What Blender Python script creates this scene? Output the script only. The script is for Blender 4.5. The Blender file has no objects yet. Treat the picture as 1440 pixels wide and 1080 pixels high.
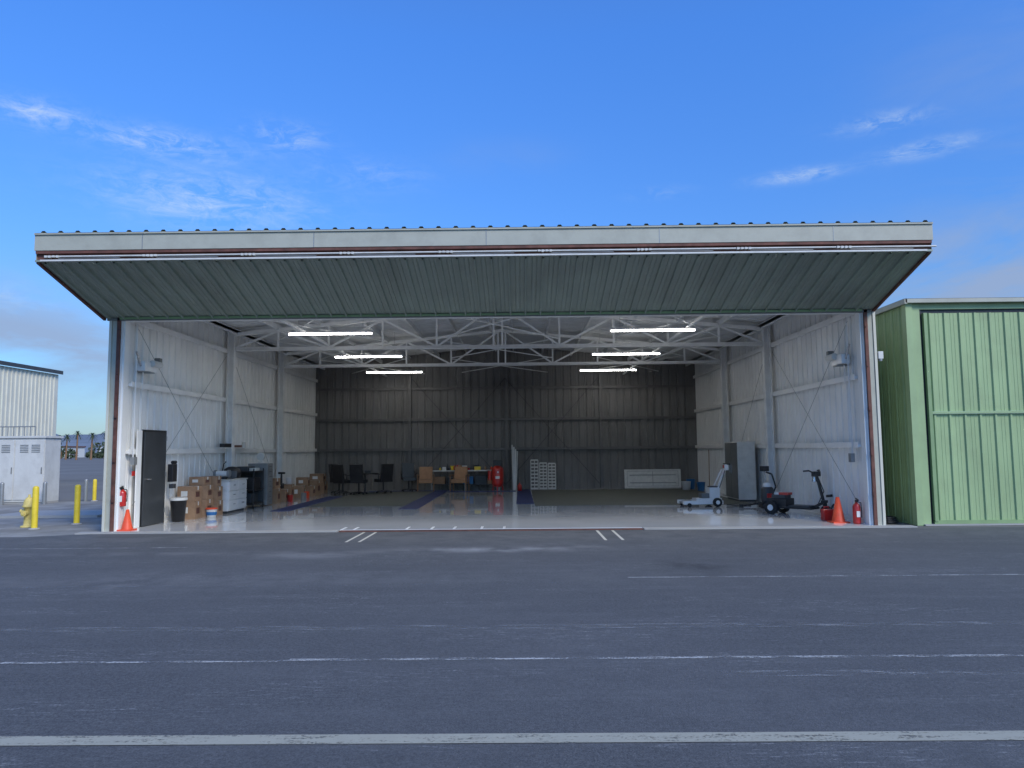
import bpy, math, random
from mathutils import Vector, Matrix
random.seed(7)
sc=bpy.context.scene
R=math.radians
# ------------------------------------------------------------------ materials
def nt(name):
    m=bpy.data.materials.new(name); m.use_nodes=True
    t=m.node_tree; return m,t,t.nodes["Principled BSDF"]
def M(name,col,rough=.5,metal=0,var=.12,scale=3,stretch=(1,1,1),bump=0,bscale=60,grime=0,gscale=2,emit=0,coat=0,spec=.5):
    m,t,b=nt(name); N=t.nodes; L=t.links
    tc=N.new('ShaderNodeTexCoord'); mp=N.new('ShaderNodeMapping'); mp.inputs['Scale'].default_value=stretch
    L.new(tc.outputs['Object'],mp.inputs[0])
    n=N.new('ShaderNodeTexNoise'); n.inputs['Scale'].default_value=scale; n.inputs['Detail'].default_value=6; n.inputs['Roughness'].default_value=.6
    L.new(mp.outputs[0],n.inputs[0])
    r=N.new('ShaderNodeValToRGB'); r.color_ramp.elements[0].position=.3; r.color_ramp.elements[1].position=.7
    r.color_ramp.elements[0].color=[max(0,c*(1-var)) for c in col]+[1]
    r.color_ramp.elements[1].color=[min(1,c*(1+var)) for c in col]+[1]
    L.new(n.outputs[0],r.inputs[0]); out=r.outputs[0]
    if grime:
        n2=N.new('ShaderNodeTexNoise'); n2.inputs['Scale'].default_value=gscale; n2.inputs['Detail'].default_value=8; n2.inputs['Roughness'].default_value=.7
        L.new(tc.outputs['Object'],n2.inputs[0])
        mr=N.new('ShaderNodeMapRange'); mr.inputs[1].default_value=.45; mr.inputs[2].default_value=.75; mr.inputs[4].default_value=grime
        L.new(n2.outputs[0],mr.inputs[0])
        mx=N.new('ShaderNodeMixRGB'); mx.inputs[2].default_value=(.10,.08,.06,1)
        L.new(mr.outputs[0],mx.inputs[0]); L.new(out,mx.inputs[1]); out=mx.outputs[0]
    L.new(out,b.inputs['Base Color'])
    b.inputs['Roughness'].default_value=rough; b.inputs['Metallic'].default_value=metal; b.inputs['Specular IOR Level'].default_value=spec
    if coat: b.inputs['Coat Weight'].default_value=coat
    if bump:
        n3=N.new('ShaderNodeTexNoise'); n3.inputs['Scale'].default_value=bscale; n3.inputs['Detail'].default_value=4
        L.new(tc.outputs['Object'],n3.inputs[0])
        bp=N.new('ShaderNodeBump'); bp.inputs['Strength'].default_value=bump; bp.inputs['Distance'].default_value=.01
        L.new(n3.outputs[0],bp.inputs['Height']); L.new(bp.outputs[0],b.inputs['Normal'])
    if emit:
        b.inputs['Emission Color'].default_value=(1,.98,.94,1); b.inputs['Emission Strength'].default_value=emit
    return m
white=M('white_wall_paint',(.83,.825,.80),.5,0,.06,2.5,(1,1,.35),.05,30,.10,1.2)
trussw=M('white_steel_paint',(.76,.765,.75),.45,0,.08,4,grime=.12,gscale=3)
roofin=M('roof_underside',(.68,.69,.69),.5,.05,.12,2)
darkwall=M('dark_metal_wall',(.155,.152,.148),.55,.05,.22,2.5,(1,1,.25),grime=.25,gscale=1.2)
darksteel=M('dark_steel',(.12,.118,.115),.5,.3,.15)
canopyg=M('canopy_green_sheet',(.265,.315,.262),.5,.05,.12,1.5,(1,.3,1),grime=.2,gscale=.8)
cream=M('cream_fascia',(.42,.42,.345),.5,.0,.08,1.5,(.3,1,1),grime=.22,gscale=3)
rust=M('rust_brown_steel',(.14,.055,.04),.7,.1,.4,6,grime=.3,gscale=5)
roofm=M('roof_sheet',(.20,.24,.21),.5,.3,.15,2)
beige=M('exterior_beige',(.62,.60,.50),.5,0,.08,2,(1,1,.3),grime=.1)
greenw=M('green_wall_paint',(.32,.435,.22),.5,0,.10,2,(1,1,.25),.05,30,.18,1.5)
greend=M('green_trim_and_shaded_side',(.23,.34,.16),.5,0,.1,3,grime=.15)  # trim green, also the side wall's shade put into its colour
concrete=M('concrete',(.38,.375,.355),.85,0,.15,1.5,bump=.25,bscale=90,grime=.25,gscale=1.5)
black=M('black_plastic',(.02,.02,.022),.45,0,.3,8)
rubber=M('black_rubber',(.018,.018,.018),.8,0,.3,20)
grey=M('grey_metal',(.30,.31,.31),.4,.4,.1,5,grime=.15,gscale=6)
dgrey=M('dark_grey_paint',(.045,.05,.055),.45,0,.15,3)
mgrey=M('mid_grey_paint',(.15,.155,.15),.45,0,.15,3,grime=.1)
whitep=M('white_gloss_paint',(.76,.755,.74),.3,0,.05,4,grime=.1,gscale=5)
offw=M('off_white_plastic',(.62,.615,.58),.5,0,.08,6,grime=.15,gscale=7)
red=M('red_paint',(.50,.025,.02),.3,0,.12,6,coat=.3)
orange=M('cone_orange',(.78,.085,.03),.5,0,.12,8,grime=.15,gscale=12)
yellow=M('yellow_paint',(.80,.60,.04),.45,0,.1,5,grime=.15,gscale=8)
hydy=M('hydrant_yellow',(.74,.58,.18),.5,0,.12,8,grime=.25,gscale=12)
card=M('cardboard',(.34,.21,.125),.85,0,.15,5,grime=.15,gscale=8)
tan=M('tan_leather',(.38,.20,.095),.55,0,.15,6)
wood=M('wood',(.24,.13,.065),.5,0,.25,4,(1,1,8))
blue=M('blue_mat',(.018,.032,.13),.6,0,.2,10)
bluep=M('blue_plastic',(.02,.14,.36),.4,0,.1,6)
matg=M('floor_mat_grey',(.125,.135,.115),.75,0,.15,6,bump=.3,bscale=200,grime=.2,gscale=3)
chrome=M('bare_metal',(.55,.55,.56),.25,.9,.08,8)
tape=M('label_paper',(.75,.74,.70),.6,0,.05,20)
tube=M('lamp_tube',(.9,.9,.9),.4,0,0,1,emit=30)
m,t,b=nt('epoxy_floor'); N=t.nodes;L=t.links
tc=N.new('ShaderNodeTexCoord'); n=N.new('ShaderNodeTexNoise'); n.inputs['Scale'].default_value=.7; n.inputs['Detail'].default_value=8
L.new(tc.outputs['Object'],n.inputs[0])
r=N.new('ShaderNodeValToRGB'); r.color_ramp.elements[0].position=.35;r.color_ramp.elements[1].position=.68
r.color_ramp.elements[0].color=(.72,.745,.76,1); r.color_ramp.elements[1].color=(.82,.84,.85,1)
L.new(n.outputs[0],r.inputs[0]); L.new(r.outputs[0],b.inputs['Base Color'])
rr=N.new('ShaderNodeMapRange'); rr.inputs[3].default_value=.02; rr.inputs[4].default_value=.09
L.new(n.outputs[0],rr.inputs[0]); L.new(rr.outputs[0],b.inputs['Roughness'])
b.inputs['Specular IOR Level'].default_value=.5; b.inputs['Coat Weight'].default_value=.35; b.inputs['Coat Roughness'].default_value=.03
n2=N.new('ShaderNodeTexNoise'); n2.inputs['Scale'].default_value=4; L.new(tc.outputs['Object'],n2.inputs[0])
bp=N.new('ShaderNodeBump'); bp.inputs['Strength'].default_value=.03; bp.inputs['Distance'].default_value=.01
L.new(n2.outputs[0],bp.inputs['Height']); L.new(bp.outputs[0],b.inputs['Normal'])
epoxy=m
class G:
    def __init__(s,t): s.t=t;s.N=t.nodes;s.L=t.links
    def put(s,sock,v):
        if isinstance(v,(int,float)): sock.default_value=v
        elif isinstance(v,tuple): sock.default_value=v
        else: s.L.new(v,sock)
    def m(s,op,a,b=0.0,c=None,clamp=False):
        n=s.N.new('ShaderNodeMath'); n.operation=op; n.use_clamp=clamp
        s.put(n.inputs[0],a); s.put(n.inputs[1],b)
        if c is not None: s.put(n.inputs[2],c)
        return n.outputs[0]
    def noise(s,vec,scale,detail=5,rough=.6,dist=0):
        n=s.N.new('ShaderNodeTexNoise'); s.L.new(vec,n.inputs[0]); n.inputs['Scale'].default_value=scale
        n.inputs['Detail'].default_value=detail; n.inputs['Roughness'].default_value=rough; n.inputs['Distortion'].default_value=dist
        return n.outputs[0]
    def map(s,vec,scale,rot=(0,0,0)):
        n=s.N.new('ShaderNodeMapping'); s.L.new(vec,n.inputs[0]); n.inputs['Scale'].default_value=scale; n.inputs['Rotation'].default_value=rot
        return n.outputs[0]
    def rng(s,v,a,b,c=0.0,d=1.0,smooth=False):
        n=s.N.new('ShaderNodeMapRange'); s.put(n.inputs[0],v)
        if smooth: n.interpolation_type='SMOOTHSTEP'
        for i,x in zip((1,2,3,4),(a,b,c,d)): n.inputs[i].default_value=x
        return n.outputs[0]
    def mix(s,f,a,b,mode='MIX'):
        n=s.N.new('ShaderNodeMixRGB'); n.blend_type=mode; s.put(n.inputs[0],f); s.put(n.inputs[1],a); s.put(n.inputs[2],b); return n.outputs[0]
    def gauss(s,x,y,cx,cy,sx,sy):
        dx=s.m('DIVIDE',s.m('SUBTRACT',x,cx),sx); dy=s.m('DIVIDE',s.m('SUBTRACT',y,cy),sy)
        q=s.m('ADD',s.m('MULTIPLY',dx,dx),s.m('MULTIPLY',dy,dy))
        return s.m('POWER',2.71828,s.m('MULTIPLY',q,-1.0))
# asphalt
m,t,b=nt('asphalt'); g=G(t)
tc=g.N.new('ShaderNodeTexCoord'); V=tc.outputs['Object']
sep=g.N.new('ShaderNodeSeparateXYZ'); g.L.new(V,sep.inputs[0]); X,Y=sep.outputs[0],sep.outputs[1]
fine=g.m('ADD',g.m('MULTIPLY',g.noise(V,95,3,.7),.6),g.m('MULTIPLY',g.noise(V,32,3,.7),.4)); mid=g.noise(V,5,6,.65); big=g.noise(V,.22,5,.6)
streak=g.noise(g.map(V,(.25,3.5,1)),1.2,6,.65)
c=g.mix(g.rng(fine,.38,.62),(.048,.051,.054,1),(.148,.153,.156,1))
c=g.mix(g.rng(big,.35,.7,0,.45),c,(.148,.152,.154,1))
c=g.mix(g.rng(streak,.5,.75,0,.35),c,(.16,.164,.166,1))
c=g.mix(g.rng(mid,.45,.8,0,.4),c,(.062,.066,.07,1))
sc1=g.rng(g.noise(g.map(V,(4,34,1)),1.0,6,.75),.54,.64)
sc2=g.rng(g.noise(g.map(V,(.35,1.6,1)),1.0,3,.5),.49,.64)
sc3=g.rng(g.noise(V,45,2,.6),.42,.56)
c=g.mix(g.m('MULTIPLY',g.m('MULTIPLY',sc1,sc2),g.m('MULTIPLY',sc3,.65)),c,(.42,.43,.42,1))
pn=g.rng(g.noise(V,1.8,5,.6),.38,.6)
for (cx,cy,sx,sy,a,col) in [(.1,-3.0,1.3,.28,.85,(.33,.335,.33,1)),(-2.7,-3.5,.7,.35,.5,(.27,.275,.27,1)),(1.6,-2.7,.35,.15,.6,(.30,.305,.295,1)),(2.9,-4.9,.5,.7,.7,(.042,.045,.048,1)),(-4.3,-5.6,.12,.5,.5,(.25,.25,.25,1)),(-5,-3.2,4,.2,.4,(.23,.233,.225,1)),(-3,-5.6,5,.5,.3,(.22,.223,.22,1)),(0,-1.2,14,.9,.35,(.20,.204,.20,1)),(0,-12.5,12,2.0,.35,(.06,.064,.068,1))]:
    c=g.mix(g.m('MULTIPLY',g.m('MULTIPLY',g.gauss(X,Y,cx,cy,sx,sy),pn),a),c,col)
g.L.new(c,b.inputs['Base Color']); b.inputs['Roughness'].default_value=.85; b.inputs['Specular IOR Level'].default_value=.25
bp=g.N.new('ShaderNodeBump'); bp.inputs['Strength'].default_value=.8; bp.inputs['Distance'].default_value=.01
g.L.new(g.noise(V,80,3,.7),bp.inputs['Height']); g.L.new(bp.outputs[0],b.inputs['Normal'])
asphalt=m
def wornpaint(name,col,lo,hi,rot=0,amax=1.0,sx=1.0):
    m,t,b=nt(name); g=G(t); tc=g.N.new('ShaderNodeTexCoord'); V=tc.outputs['Object']
    a=g.noise(g.map(V,(2.5*sx,14,1)),1,8,.8); a2=g.noise(V,55,2,.6)
    f=g.m('MULTIPLY',g.rng(g.m('ADD',g.m('MULTIPLY',a,.75),g.m('MULTIPLY',a2,.25)),lo,hi),amax)
    b.inputs['Roughness'].default_value=.75
    g.L.new(g.mix(g.noise(V,8,4),tuple(x*.8 for x in col[:3])+(1,),col),b.inputs['Base Color'])
    tr=g.N.new('ShaderNodeBsdfTransparent'); mx=g.N.new('ShaderNodeMixShader')
    g.L.new(f,mx.inputs[0]); g.L.new(tr.outputs[0],mx.inputs[1]); g.L.new(b.outputs[0],mx.inputs[2])
    g.L.new(mx.outputs[0],g.N['Material Output'].inputs[0]); return m
paintA=wornpaint('worn_cream_line',(.39,.38,.30,1),.36,.48)
paintB=wornpaint('worn_white_line',(.50,.51,.49,1),.46,.57)
paintC=wornpaint('faint_white_line',(.40,.41,.40,1),.50,.60,amax=.6)
paintD=wornpaint('tick_paint',(.70,.67,.56,1),.25,.4)
# ------------------------------------------------------------------ mesh builder
class MB:
    def __init__(s,name,parent=None,loc=(0,0,0),rz=0,bevel=0,sc_=1):
        s.n=name;s.p=parent;s.loc=loc;s.rz=rz;s.bv=bevel;s.v=[];s.f=[];s.fm=[];s.sm=[];s.m=[];s.s=sc_
    def mi(s,m):
        if m not in s.m: s.m.append(m)
        return s.m.index(m)
    def add(s,vs,fs,m,smooth=False):
        o=len(s.v); s.v+= [tuple(v) for v in vs]; k=s.mi(m)
        for f in fs: s.f.append([o+i for i in f]); s.fm.append(k); s.sm.append(smooth)
    def box(s,x0,x1,y0,y1,z0,z1,m,T=None):
        vs=[Vector((x,y,z)) for z in (z0,z1) for y in (y0,y1) for x in (x0,x1)]
        if T is not None: vs=[T@v for v in vs]
        s.add(vs,[(0,2,3,1),(4,5,7,6),(0,1,5,4),(2,6,7,3),(0,4,6,2),(1,3,7,5)],m)
    def cb(s,c,sz,m,rot=(0,0,0)):
        T=Matrix.Translation(c)@Matrix.Rotation(rot[2],4,'Z')@Matrix.Rotation(rot[1],4,'Y')@Matrix.Rotation(rot[0],4,'X')
        a,b_,c_=[q/2 for q in sz]; s.box(-a,a,-b_,b_,-c_,c_,m,T)
    def frame(s,p0,p1):
        p0=Vector(p0);p1=Vector(p1); d=(p1-p0).normalized()
        up=Vector((0,0,1)) if abs(d.z)<.95 else Vector((0,1,0))
        x=d.cross(up).normalized(); y=x.cross(d).normalized(); return p0,p1,x,y
    def beam(s,p0,p1,w,h,m):
        p0,p1,x,y=s.frame(p0,p1); vs=[]
        for p in (p0,p1):
            for a,b_ in ((-1,-1),(1,-1),(1,1),(-1,1)): vs.append(p+x*a*w/2+y*b_*h/2)
        s.add(vs,[(3,2,1,0),(4,5,6,7),(0,1,5,4),(1,2,6,5),(2,3,7,6),(3,0,4,7)],m)
    def cyl(s,p0,p1,r,m,r1=None,n=14,caps=True):
        r1=r if r1 is None else r1
        p0,p1,x,y=s.frame(p0,p1); vs=[]
        for p,q in ((p0,r),(p1,r1)):
            for i in range(n):
                a=2*math.pi*i/n; vs.append(p+x*math.cos(a)*q+y*math.sin(a)*q)
        s.add(vs,[(i,(i+1)%n,n+(i+1)%n,n+i) for i in range(n)],m,True)
        if caps:
            s.add(vs[:n],[tuple(range(n))[::-1]],m); s.add(vs[n:],[tuple(range(n))],m)
    def lathe(s,c,prof,m,n=20):
        vs=[];c=Vector(c)
        for r,z in prof:
            for i in range(n):
                a=2*math.pi*i/n; vs.append(c+Vector((r*math.cos(a),r*math.sin(a),z)))
        fs=[]
        for k in range(len(prof)-1):
            for i in range(n):
                j=(i+1)%n; fs.append((k*n+i,k*n+j,(k+1)*n+j,(k+1)*n+i))
        s.add(vs,fs,m,True)
    def path(s,pts,r,m,n=8):
        for a,b_ in zip(pts[:-1],pts[1:]): s.cyl(a,b_,r,m,n=n)
    def rib(s,o,u,Ln,up,n,m,h=None,pitch=.305,d=.035,w=.045,sl=.022,off=.10,minor=.006):
        o=Vector(o);u=Vector(u).normalized();up=Vector(up);n=Vector(n).normalized()
        prof=[(0,0)]; k=0
        while True:
            b0=k*pitch+off
            pts=[(b0,0),(b0+sl,d),(b0+sl+w,d),(b0+2*sl+w,0)]
            if minor:
                q=b0+2*sl+w+(pitch-2*sl-w)*.36
                for qq in (q,q+(pitch-2*sl-w)*.30): pts+=[(qq-.012,0),(qq,minor),(qq+.012,0)]
            if pts[-1][0]>=Ln: break
            prof+=pts; k+=1
        prof.append((Ln,0)); vs=[]
        for t_,dd in prof:
            p=o+u*t_+n*dd; hh=h(t_) if h else 1.0
            vs+= [p,p+up*hh]
        s.add(vs,[(2*i,2*i+2,2*i+3,2*i+1) for i in range(len(prof)-1)],m)
    def done(s):
        me=bpy.data.meshes.new(s.n); me.from_pydata(s.v,[],s.f)
        for mm in s.m: me.materials.append(mm)
        for p,k,q in zip(me.polygons,s.fm,s.sm): p.material_index=k; p.use_smooth=q
        me.update()
        o=bpy.data.objects.new(s.n,me); sc.collection.objects.link(o)
        o.location=s.loc; o.rotation_euler=(0,0,s.rz); o.scale=(s.s,)*3
        if s.p: o.parent=s.p
        if s.bv:
            md=o.modifiers.new('bevel','BEVEL'); md.width=s.bv; md.segments=2; md.limit_method='ANGLE'; md.angle_limit=R(50)
        return o
def empty(name,loc=(0,0,0)):
    e=bpy.data.objects.new(name,None); sc.collection.objects.link(e); e.location=loc; return e
# ------------------------------------------------------------------ ground
gm=M('ground_pavement',(.175,.175,.168),1,0,.2,.15,bump=.3,bscale=40,grime=.2,gscale=.05,spec=.05)
o=MB('ground'); S=4000
o.add([(-S,-S,-.008),(S,-S,-.008),(S,S,-.008),(-S,S,-.008)],[(0,1,2,3)],gm); o.done()
o=MB('asphalt_apron'); o.add([(-60,-60,0),(60,-60,0),(60,-.34,0),(-7.95,-.34,0),(-9,-.75,0),(-60,-1.1,0)],[(0,1,2,3,4,5)],asphalt); o.done()
pav=M('rough_concrete',(.27,.268,.252),.95,0,.28,1.2,bump=.6,bscale=70,grime=.45,gscale=.9,spec=.2)
o=MB('concrete_pavement'); o.add([(-60,-1.09,-.004),(-9,-.74,-.004),(-7.95,-.33,-.004),(-7.95,9.5,-.004),(-60,9.5,-.004)],[(0,1,2,3,4)],pav)
o.box(-12.6,-9.9,3.4,5.0,-.004,.06,concrete)
o.done()
o=MB('painted_lines')
def strip(x0,y0,x1,y1,w,m,z=.004):
    d=Vector((x1-x0,y1-y0,0)).normalized(); nn=Vector((-d.y,d.x,0))*w/2; a=Vector((x0,y0,z)); b_=Vector((x1,y1,z))
    o.add([a-nn,b_-nn,b_+nn,a+nn],[(0,1,2,3)],m)
strip(-30,-10.78,30,-10.72,.135,paintA)
strip(-30,-9.28,-1.2,-9.22,.045,paintB); strip(-1.2,-9.19,30,-9.17,.055,paintB)
strip(1.9,-5.68,30,-5.62,.05,paintB); strip(-30,-6.15,-3,-6.05,.07,paintC); strip(-3,-6.1,1.5,-6.0,.04,paintC)
strip(-30,-8.2,30,-8.15,.16,paintC); strip(-2,-4.5,1.7,-4.4,.03,paintC); strip(-30,-2.55,-5.0,-2.5,.05,paintB)
strip(2,-9.6,30,-9.55,.14,paintC)
for x in (-2.47,-2.24,2.06,2.36): strip(x,-1.95,x,-.42,.05,paintD)
o.done()
# ------------------------------------------------------------------ HANGAR
HW=7.6; DB=14.5; EZ=5.0; RZ=5.75; HZ=4.33
hang=empty('aircraft_hangar')
def top(x): return EZ+(RZ-EZ)*(1-abs(x)/HW)
w=MB('side_walls',hang)
w.rib((-HW,.1,0.02),(0,1,0),DB-.1,(0,0,1),(-1,0,0),white,lambda t:EZ-.02)
w.rib((HW,.1,0.02),(0,1,0),DB-.1,(0,0,1),(1,0,0),white,lambda t:EZ-.02)
w.rib((-HW-.22,.1,-.01),(0,1,0),DB,(0,0,1),(-1,0,0),beige,lambda t:EZ)
w.rib((HW+.22,.1,-.01),(0,1,0),DB,(0,0,1),(1,0,0),beige,lambda t:EZ)
w.done()
w=MB('back_wall',hang)
w.rib((-HW,DB,0.02),(1,0,0),2*HW,(0,0,1),(0,1,0),darkwall,lambda t:top(t-HW)-.02)
w.rib((-HW-.2,DB+.2,0.0),(1,0,0),2*HW+.4,(0,0,1),(0,1,0),beige,lambda t:min(top(t-HW-.2),EZ+.75)-.01)
w.done()
w=MB('front_gable',hang)
w.rib((-HW-.2,.0,HZ),(1,0,0),2*HW+.4,(0,0,1),(0,-1,0),beige,lambda t:top(min(max(t-HW-.2,-HW),HW))-HZ,d=.02)
w.box(-HW,HW,.03,.2,HZ-.02,HZ+.16,trussw)
w.done()
w=MB('roof',hang)
sl=Vector((HW+.3,0,(RZ-EZ)*(HW+.3)/HW))
w.rib((-HW-.3,.0,EZ-.03),(0,1,0),DB+.3,sl,(0,0,1),roofin)
w.rib((HW+.3,.0,EZ-.03),(0,1,0),DB+.3,(-sl.x,0,sl.z),(0,0,1),roofin)
w.rib((-HW-.3,.0,EZ+.03),(0,1,0),DB+.3,sl,(0,0,1),roofm)
w.rib((HW+.3,.0,EZ+.03),(0,1,0),DB+.3,(-sl.x,0,sl.z),(0,0,1),roofm)
for sx in (-1,1):
    for k in range(7):
        x=sx*(.35+k*1.15); z=top(x)-.12
        w.box(x-.03,x+.03,.25,DB-.02,z-.09,z+.05,roofin)
w.done()
w=MB('wall_framing',hang)
TY=[5.3,9.6]
for sx in (-1,1):
    for z in (1.6,3.0,4.35):
        w.box(min(sx*HW-sx*.005,sx*(HW-.1)),max(sx*HW-sx*.005,sx*(HW-.1)),.25,DB-.12,z-.03,z+.03,white)
        w.box(min(sx*(HW-.1),sx*(HW-.112)),max(sx*(HW-.1),sx*(HW-.112)),.25,DB-.12,z-.045,z+.07,white)
    for y in TY:
        a,b_=sorted((sx*(HW-.12),sx*(HW-.30)))
        w.box(a,b_,y-.012,y+.012,.02,4.95,trussw)
        w.box(sx*(HW-.29)-.012,sx*(HW-.29)+.012,y-.09,y+.09,.02,4.95,trussw)
        w.box(sx*(HW-.13)-.012,sx*(HW-.13)+.012,y-.09,y+.09,.02,4.95,trussw)
        w.box(sx*(HW-.21)-.14,sx*(HW-.21)+.14,y-.14,y+.14,.02,.035,grey)
    w.box(min(sx*HW,sx*(HW-.06)),max(sx*HW,sx*(HW-.06)),.02,.2,.02,HZ,white)
    x=sx*(HW-.135)
    w.cyl((x,.4,4.2),(x,5.1,.5),.006,grey,n=6); w.cyl((x,5.1,4.2),(x,.4,.5),.006,grey,n=6)
    w.cyl((x,5.6,4.2),(x,9.4,.5),.006,grey,n=6)
    w.box(min(sx*(HW-.02),sx*(HW-.06)),max(sx*(HW-.02),sx*(HW-.06)),.25,DB-.05,.02,.12,white)
for x in (-3.8,0.05,3.8):
    w.box(x-.06,x+.06,DB-.16,DB-.005,.02,top(x)-.15,darksteel)
for z in (1.6,2.78,4.02):
    w.box(-HW+.12,HW-.12,DB-.10,DB-.004,z-.035,z+.035,darksteel)
    w.box(-HW+.12,HW-.12,DB-.112,DB-.10,z-.05,z+.05,darksteel)
for a,b_ in ((-3.7,0),(0,3.7)):
    w.cyl((a,DB-.18,.2),(b_,DB-.18,4.4),.012,dgrey,n=6); w.cyl((a,DB-.19,4.4),(b_,DB-.19,.2),.012,dgrey,n=6)
w.done()
def truss(y,m,par):
    w=MB('roof_truss',par)
    zb=4.42
    xs=[-7.35,-6.1,-4.7,-3.2,-1.7,-.12,.12,1.7,3.2,4.7,6.1,7.35]
    w.box(-HW+.31,HW-.31,y-.07,y+.07,zb-.05,zb-.035,m); w.box(-HW+.31,HW-.31,y-.01,y+.01,zb-.035,zb+.05,m)
    for sx in (-1,1):
        w.beam((sx*7.3,y,top(7.3)-.2),(0,y,top(0)-.2),.12,.09,m)
    for i,x in enumerate(xs):
        w.beam((x,y,zb),(x,y,top(x)-.22),.05,.05,m)
    L=xs[:6]
    for sx in (-1,1):
        for i in range(5):
            a,b_=L[i],L[i+1]
            if i%2==0: w.beam((sx*-a,y+.03,zb+.02),(sx*-b_,y+.03,top(b_)-.22),.055,.05,m)
            else: w.beam((sx*-a,y+.03,top(a)-.22),(sx*-b_,y+.03,zb+.02),.055,.05,m)
    w.done()
for y in (5.3,9.6): truss(y,trussw,hang)
w=MB('roof_bracing',hang)
for (y0,y1) in ((.3,5.3),(5.3,9.6),(9.6,14.3)):
    for x0,x1 in ((-6.1,-3.2),(3.2,6.1),(-1.7,1.7)):
        w.cyl((x0,y0,4.62),(x1,y1,4.62),.016,trussw,n=6); w.cyl((x1,y0,4.65),(x0,y1,4.65),.016,trussw,n=6)
    for x in (-4.7,4.7):
        w.box(x-.03,x+.03,y0+.08,y1-.08,4.48,4.54,trussw)
    for sx in (-1,1): w.beam((sx*7.25,y0,4.9),(sx*7.25,y1,4.9),.06,.08,trussw)
for i in range(10):
    a=-7+i*1.4
    w.beam((a,.9,4.75),(a+.7,.9,5.15),.05,.05,trussw); w.beam((a+.7,.9,5.15),(a+1.4,.9,4.75),.05,.05,trussw)
w.box(-7.3,7.3,.85,.95,4.70,4.77,trussw)
w.done()
w=MB('hangar_floor',hang)
w.box(-HW-.2,HW+.2,-.10,DB+.2,-.05,.02,epoxy)
w.done()
w=MB('floor_mats',hang)
w.box(-5.45,-2.72,5.9,13.2,.0202,.026,matg); w.box(.98,7.0,5.6,13.6,.0202,.026,matg)
for x,y0,y1 in ((-5.75,4.6,10.5),(-2.42,4.9,13.0),(.72,6.4,13.8)): w.box(x-.26,x+.24,y0,y1,.0202,.030,blue)
w.box(-2.1,.4,12.6,13.1,.0202,.030,blue); w.box(-5.2,-2.0,13.3,13.7,.0202,.03,blue)
w.done()
w=MB('floor_marks',hang)
for x in (-3.0,-2.75,-1.7,-1.2,-.75,-.2,.25): w.box(x-.025,x+.025,-.08,.35,.0202,.0232,whitep)
w.done()
w=MB('threshold',hang)
w.box(-8.2,-3.02,-.34,-.102,-.04,.022,concrete); w.box(3.0,8.3,-.34,-.102,-.04,.022,concrete)
w.box(-3.0,2.98,-.30,-.102,-.04,.012,rust)
w.box(-2.6,2.6,-.25,-.21,.0125,.02,dgrey)
w.done()
w=MB('door_jambs',hang)
for sx in (-1,1):
    def bx(a,b_,y0,y1,z0,z1,m): a,b_=sorted((sx*a,sx*b_)); w.box(a,b_,y0,y1,z0,z1,m)
    bx(HW+.005,HW+.07,-.06,.10,.0,HZ+.1,rust)
    bx(HW+.073,HW+.18,-.03,.09,.0,HZ+.1,cream)
    bx(HW+.183,HW+.235,-.05,.1,0,HZ+.1,beige)
    bx(HW-.02,HW+.003,-.02,.02,.02,HZ,whitep)
    for z in (.6,1.4,2.3,3.2,4.0): bx(HW-.01,HW+.04,-.10,-.06,z,z+.09,rust)
w.done()
CY=-2.2; ZR=HZ+.02; ZF=4.99; TH=.50; CX0=-7.98; CX1=7.84
can=MB('tilt_up_door',hang)
can.rib((CX0+.04,-.02,ZR),(1,0,0),CX1-CX0-.08,(0,CY+.04,ZF-ZR),(0,0,-1),canopyg,pitch=.305,d=.048,w=.025,sl=.008,minor=.012)
can.rib((CX0,-.02,ZR+TH),(1,0,0),CX1-CX0,(0,CY-.04,ZF-ZR),(0,0,1),roofm,pitch=.305,d=.035,w=.05,sl=.025,minor=0)
can.box(CX0-.02,CX1+.02,CY-.03,CY,ZF+.19,ZF+TH-.005,cream)
can.box(CX0-.02,CX1+.02,CY-.055,CY-.031,ZF+TH-.03,ZF+TH-.0,cream)
can.box(CX0,CX1,CY+.03,CY+.06,ZF+.0,ZF+.19,rust)
can.box(CX0,CX1,CY-.02,CY+.029,ZF+.135,ZF+.185,rust)
can.box(CX0,CX1,CY-.03,CY+.029,ZF-.015,ZF+.02,canopyg)
can.box(CX0+.1,CX1-.1,CY-.045,CY-.032,ZF-.01,ZF+.02,offw)
for k in range(9):
    x=CX0+.3+k*1.75
    can.cyl((x-.1,CY+.0,ZF+.085),(x+1.6,CY+.0,ZF+.085),.016,offw,n=8)
    can.cyl((x+.1,CY+.0,ZF+.05),(x+1.2,CY+.0,ZF+.05),.007,grey,n=6)
    for q in (0,.07,.14,.21): can.box(x-.14+q,x-.10+q,CY-.028,CY+.028,ZF+.06+random.uniform(0,.01),ZF+.10,offw)
for k in range(5):
    x=CX0+1.9+k*3.05
    can.box(x,x+.012,CY-.034,CY-.03,ZF+.19,ZF+TH-.03,grey)
for x in (CX0,CX1):
    vs=[(x,-.02,ZR-.02),(x,CY,ZF-.01),(x,CY,ZF+TH),(x,-.02,ZR+TH)]
    can.add(vs,[(0,1,2,3)],cream)
for x0,x1 in ((CX0-.0,CX0+.07),(CX1-.07,CX1)):
    xx=(x0+x1)/2
    can.beam((xx,-.02,ZR-.025),(xx,CY,ZF-.02),.05,.04,rust)
can.box(CX0+.1,CX1-.1,-.06,-.0,ZR-.05,ZR+.0,mgrey)
can.box(-7.6,7.55,-.10,-.065,ZR-.03,ZR+.01,greend)
can.done()
w=MB('personnel_door',hang,bevel=.004)
x=-HW+.125
w.box(-HW+.12,x+.02,.70,1.78,.02,2.08,black)
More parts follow.
